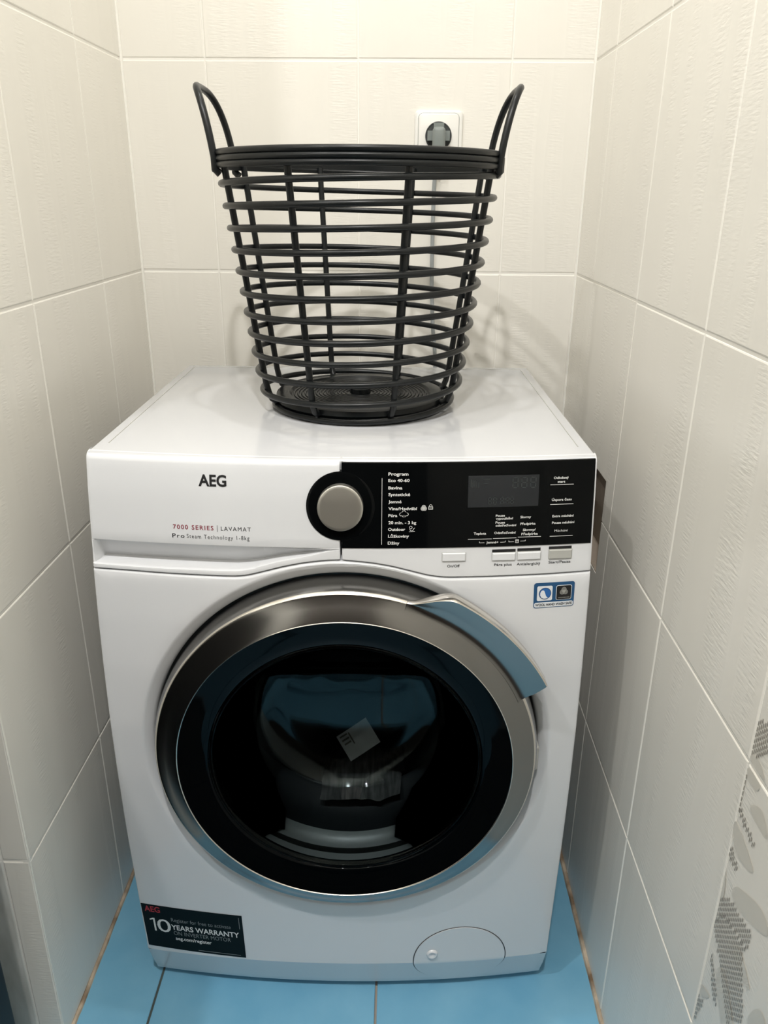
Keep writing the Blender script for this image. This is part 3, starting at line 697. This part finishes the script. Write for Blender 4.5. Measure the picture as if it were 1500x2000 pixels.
# --- gasket and drum
obj('door_gasket', lathe([(.2467, -.012), (.232, -.006), (.212, -.004), (.196, -.012), (.186, -.024), (.176, -.018), (.173, -.006)], C, 120), M['rubber'], WM, 50)
obj('gasket_fold', lathe([(.173, -.006), (.176, .02), (.172, .045), (.160, .062), (.158, .070), (.166, .072)], C, 120), M['gap_and_shade'], WM, 50)  # deep part of the same gasket, inner shade put into its dark colour
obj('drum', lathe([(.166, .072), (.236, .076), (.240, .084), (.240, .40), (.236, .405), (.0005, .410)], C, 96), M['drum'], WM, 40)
for a in (95, 215, 335):
    ca, sa = math.cos(math.radians(a)), math.sin(math.radians(a)); V, F = [], []
    for y in (.10, .39):
        for r, t in ((.239, -.14), (.215, -.05), (.205, 0), (.215, .05), (.239, .14)):
            aa = math.radians(a) + t; V.append((C[0] + r * math.cos(aa), y, C[2] + r * math.sin(aa)))
    F = [(i, i + 1, i + 6, i + 5) for i in range(4)] + [(0, 1, 2, 3, 4), (5, 6, 7, 8, 9)]
    obj('drum_paddle', (V, F), M['drum'], WM, 40)

# ------------------------------------------------------------------ garment and paper in the drum
def WMp(x, y, z):
    c_, s_ = math.cos(YAW), math.sin(YAW); return Vector((c_ * x - s_ * y, s_ * x + c_ * y, z))
def garment():
    bm = bmesh.new(); nx, ny = 48, 56; G_ = []
    for i in range(nx + 1):
        row = []
        for j in range(ny + 1):
            u, v = i / nx * 2 - 1, j / ny
            y = .030 + .215 * v + .006 * noise.noise(Vector((u * 3, 4, v * 2))); wd = .058 + .018 * v
            x = C[0] + .014 + u * wd + .008 * noise.noise(Vector((u * 2, v * 3, 1)))
            rr = .1565 if y < .073 else min(.2365, .1565 + (y - .073) * 4)
            fl_ = C[2] - math.sqrt(max(.001, rr ** 2 - (x - C[0]) ** 2))
            top_ = interp(y, [.028, .05, .07, .10, .14, .19, .25], [.316, .325, .340, .350, .325, .27, .236])
            e = max(0, 1 - abs(u) ** 4) ** .6
            h = max(0, top_ - fl_) * e + (.012 * noise.noise(Vector((u * 2.5, v * 7, 5))) + .004 * noise.noise(Vector((u * 9, v * 14, 9)))) * e * min(1, max(0, (y - .06) / .03))
            row.append(bm.verts.new(WMp(x, y, fl_ + .002 + max(0, h))))
        G_.append(row)
    for i in range(nx):
        for j in range(ny): bm.faces.new((G_[i][j], G_[i + 1][j], G_[i + 1][j + 1], G_[i][j + 1]))
    return bm
tag(obj('garment', garment(), M['cloth'], None, 80), 'crumpled dark grey cloth lying in the drum behind the porthole glass', 'cloth')
PO = (C[0] + .010, .098, .372)
def paper_point(u, v, off=0.0):
    a = math.radians(33); x = u * .026 * math.cos(a) - v * .021 * math.sin(a); q = u * .026 * math.sin(a) + v * .021 * math.cos(a)
    h = .007 * abs(u + .25) - .004 * abs(v - .2) + .002 * noise.noise(Vector((u * 2, v * 2, 3)))
    return WMp(PO[0] + x, PO[1] + q * .62 - h - off, PO[2] + q * .78 + h * .8 + off)
def paper_grid(u0, u1, v0, v1, n, off, parent=None):
    V = [tuple(paper_point(u0 + (u1 - u0) * i / n, v0 + (v1 - v0) * j / n, off)) for i in range(n + 1) for j in range(n + 1)]
    return V, [(i * (n + 1) + j, (i + 1) * (n + 1) + j, (i + 1) * (n + 1) + j + 1, i * (n + 1) + j + 1) for i in range(n) for j in range(n)]
pap = tag(obj('paper_leaflet', paper_grid(-1, 1, -1, 1, 14, 0), M['paper'], None, 40), 'crumpled white printed leaflet on the grey cloth in the drum', 'paper')
obj('printing', merge(*[paper_grid(-.86 + .02 * k, -.40, .72 - .30 * k, .84 - .30 * k, 3, .0004) for k in range(3)], paper_grid(-.34, -.26, -.1, .8, 3, .0004)), M['dash'], pap)['kind'] = 'stuff'

# ------------------------------------------------------------------ basket
BC = (.0140, .245)
BK = empty('laundry_basket', WMp(BC[0], BC[1], .85), YAW, label='round charcoal wire-style laundry basket with two loop handles, on the machine', cat='basket')
RZ = [.000, .006, .0135, .025, .04, .30, .34]; RR = [.118, .128, .1370, .1425, .1462, .1835 - .00, .1884]
def rout(h): return interp(h, RZ, RR)              # outer silhouette radius at height h above the machine top
wr = .0041
path = []
tot = 11.2806; n = int(tot * 64)
for i in range(n + 1):
    t = tot * i / n; th = math.radians(191) - 2 * PI * (tot - t); h = max(.0052, (1.1433 - .85) - .0267 * (tot - t)); r = rout(h) - wr
    path.append((r * math.cos(th), r * math.sin(th), h))
e = 1.0                                            # last turn climbs into the rim
for i in range(1, 65):
    t = i / 64; th = math.radians(191) + 2 * PI * t; h = .2933 + .0267 * t; r = rout(h) - wr; path.append((r * math.cos(th), r * math.sin(th), h))
obj('spiral_wire', tube(path, wr, 10), M['basket'], BK, 80)
for i, h in enumerate((.3145, .3215, .3285)):
    obj('rim_ring', tube([((.1825) * math.cos(a), (.1825) * math.sin(a), h) for a in [2 * PI * k / 120 for k in range(120)]], .0039, 10, closed=True), M['basket'], BK, 80)
obj('rim_band', lathe([(.1800, .3310), (.1775, .3310), (.1775, .3110), (.1800, .3110)], (0, 0, 0), 120, 'z'), M['basket'], BK, 40)
RA = [19, 65, 111.5, 157.5, 200, 244.5, 290.5, 340]
for a in RA:
    a = math.radians(a); P2 = []
    for h in (.318, .30, .25, .20, .15, .10, .06, .04, .026, .017): P2.append(((rout(h) - .0098) * math.cos(a), (rout(h) - .0098) * math.sin(a), h))
    for r, h in ((.124, .0135), (.112, .0135), (.100, .0150)): P2.append((r * math.cos(a), r * math.sin(a), h))
    obj('rib', tube(P2, .0043, 10), M['basket'], BK, 80)
    obj('foot_tab', tube([((.126) * math.cos(a), (.126) * math.sin(a), .014), ((.121) * math.cos(a), (.121) * math.sin(a), .0022)], .0022, 8), M['basket'], BK)
obj('foot_ring', tube([(.1195 * math.cos(a), .1195 * math.sin(a), .0020) for a in [2 * PI * k / 110 for k in range(110)]], .0019, 8, closed=True), M['basket'], BK, 80)
bp_ = [(.0145, .0185), (.0145, .0245), (.0115, .0245), (.0115, .0165), (.0005, .0165)][::-1]
prof = [(.0005, .0150), (.0105, .0150), (.0110, .0228), (.0125, .0238), (.0142, .0232), (.0150, .0165)]
r = .020
while r < .094: prof += [(r, .0160), (r + .0008, .0176), (r + .0022, .0176), (r + .0030, .0160)]; r += .0052
prof += [(.098, .0160), (.101, .0195), (.116, .0200), (.1195, .0185), (.121, .0120), (.119, .0085), (.0005, .0085)]
obj('base_plate', lathe(prof, (0, 0, 0), 110, 'z'), M['base'], BK, 35)
for sgn, (aF, aB) in ((-1, (200, 159)), (1, (340, 19))):
    pts = []; rF = .1862; n = 36
    am = (aF + aB) / 2 if sgn < 0 else 359.5; da = (aF - aB) / 2 if sgn < 0 else 20.5
    for i in range(n + 1):
        t = -1 + 2 * i / n; s = abs(t)
        if s > .999: s = 1
        u = math.copysign(min(1, math.sin(min(s * 1.0, 1) * PI / 2) ** .72), t)  # bulges out, narrows at the top
        hgt = (1 - s ** 2.3) * .090
        lean = hgt * .14 + .003 * (hgt / .087) ** 2
        a = math.radians(am + u * da); r = rF - .001 + lean; y = (rF) * math.sin(math.radians(u * da)) * (-sgn if sgn < 0 else 1)
        y = rF * math.sin(a); x = (rF + lean) * math.cos(a)
        pts.append((x, y, .316 + hgt))
    V, F = tube([pts[0][:2] + (.306,)] + pts + [pts[-1][:2] + (.306,)], .0045, 10)
    h = obj('handle', (V, F), M['basket'], BK, 80)
    for a in (aF, aB):
        a = math.radians(a); obj('clip', tube([((.1868) * math.cos(a), (.1868) * math.sin(a), .3245), ((.1865) * math.cos(a), (.1865) * math.sin(a), .309), (.181 * math.cos(a), .181 * math.sin(a), .304)], .0050, 8), M['basket'], BK, 80)

# ------------------------------------------------------------------ socket, plug, cord on the back wall
YW = YB
def rr_prism(x0, x1, z0, z1, y0, y1, r, m, name, parent, bev=.0015, n=6):
    pts = []
    for cx, cz, a0 in ((x1 - r, z1 - r, 0), (x0 + r, z1 - r, 90), (x0 + r, z0 + r, 180), (x1 - r, z0 + r, 270)):
        for i in range(n + 1): a = math.radians(a0 + 90 * i / n); pts.append((cx, cz, math.cos(a), math.sin(a)))
    V, F = [], []; k = len(pts)
    for rad, y in ((r, y1), (r, y0 + bev), (r - bev * .3, y0 + bev * .3), (r - bev, y0)): V += [(cx + rad * c_, y, cz + rad * s_) for cx, cz, c_, s_ in pts]
    for i in range(3):
        for j in range(k): F.append((i * k + j, i * k + (j + 1) % k, (i + 1) * k + (j + 1) % k, (i + 1) * k + j))
    F.append(tuple(3 * k + j for j in range(k))); return obj(name, (V, F), m, parent, 40)
SC = (.1262, 1.2225)
so = empty('wall_socket', (SC[0], YW, SC[1]), label='white square wall socket with a grey plug in it, on the back wall', cat='socket')
def loc(o): 
    for v in o.data.vertices: v.co = v.co - Vector((SC[0], YW, SC[1]))
    return o
loc(rr_prism(.0860, .1665, 1.1825, 1.2625, YW - .0065, YW, .007, M['socket'], 'frame', so, .003))
ci = loc(rr_prism(.0925, .1600, 1.1890, 1.2575, YW - .0095, YW - .004, .0075, M['socket'], 'cover_plate', so, .0018))
loc(rr_prism(.0919, .1606, 1.1884, 1.2581, YW - .0068, YW - .006, .008, M['plug'], 'joint', so, .0001))
cx_, cz_ = .1262, 1.2232
loc(obj('socket_ring', lathe([(.0222, YW - .0090), (.0220, YW - .0112), (.0205, YW - .0112), (.0200, YW - .0100)], (cx_, 0, cz_), 48), M['socket_hole'], so, 40))
loc(obj('recess', lathe([(.0205, YW - .0102), (.0005, YW - .0102)], (cx_, 0, cz_), 48), M['socket_hole'], so, 40))
pg = empty('power_plug', (cx_, YW - .010, cz_), label='grey rubber mains plug with its cord, pushed into the wall socket', cat='plug')
def lp(d):
    if isinstance(d, tuple): return [Vector(v) - Vector((cx_, YW - .010, cz_)) for v in d[0]], d[1]
    for v in d.verts: v.co -= Vector((cx_, YW - .010, cz_))
    return d
yp = YW - .0102
obj('plug_cross', lp(merge(boxes([(cx_ - .0185, cx_ + .0185, yp - .010, yp, cz_ - .0075, cz_ + .0075), (cx_ - .0085, cx_ + .0085, yp - .010, yp, cz_ - .0195, cz_ + .0195)]))), M['plug'], pg)
def plug_body():
    bm = box(cx_ - .0105, cx_ + .0105, yp - .028, yp - .008, cz_ - .030, cz_ + .0125, .006, 4); return bm
obj('plug_body', lp(plug_body()), M['plug'], pg, 60)
cpth = [(cx_, yp - .018, cz_ - .026), (cx_ - .001, yp - .018, cz_ - .040), (.1230, YW - .014, 1.165), (.1212, YW - .010, 1.14), (.1210, YW - .008, 1.06), (.1222, YW - .008, .98), (.1262, YW - .008, .91), (.1310, YW - .008, .865), (.134, YW - .012, .80), (.14, YW - .02, .70), (.145, YW - .03, .55)]
def smooth_path(P, n=8):
    P = [Vector(p) for p in P]; out = []
    for i in range(len(P) - 1):
        p0, p1, p2, p3 = P[max(0, i - 1)], P[i], P[i + 1], P[min(len(P) - 1, i + 2)]
        for k in range(n):
            t = k / n; out.append(.5 * ((2 * p1) + (p2 - p0) * t + (2 * p0 - 5 * p1 + 4 * p2 - p3) * t * t + (3 * p1 - p0 - 3 * p2 + p3) * t ** 3))
    return out + [P[-1]]
obj('cord', lp(tube(smooth_path(cpth), .0036, 10)), M['cord'], pg, 80)
obj('strain_relief', lp(tube([(cx_, yp - .018, cz_ - .022), (cx_ - .001, yp - .018, cz_ - .042)], .0058, 12)), M['plug'], pg, 60)

# ------------------------------------------------------------------ black-framed cabinet at the bottom left edge
cb = empty('black_cabinet', (-.65, -.45, 0), label='black-framed cabinet with a rounded grey-green panel, bottom left edge, upper height added', cat='cabinet')
bm = box(-.248, .2515, -.235, .235, 0, .95, .006, 2); obj('body', bm, M['dark_frame'], cb, 40)  # upper height added so the door ring reflects black on its left
cb.location = (-.651, -.441, 0)
def face_panel():
    pts = []
    for cx, cz, a0 in ((.215, .275, 0), (-.20, .275, 90), (-.20, .055, 180), (.205, .075, 270)):
        rad = .015 if cz > .2 else .02
        for i in range(7): a = math.radians(a0 + 90 * i / 6); pts.append((cx + rad * math.cos(a), cz + rad * math.sin(a)))
    V = [(x, -.2365, z) for x, z in pts]; return V, [tuple(range(len(pts)))]
obj('front_inset', face_panel(), M['frost'], cb)

for o in bpy.data.objects:
    if o.name.split('.')[0] in ('lettering', 'printed_hatching', 'printed_leaves', 'segments', 'button_gap', 'wool_mark'): o['kind'] = 'stuff'
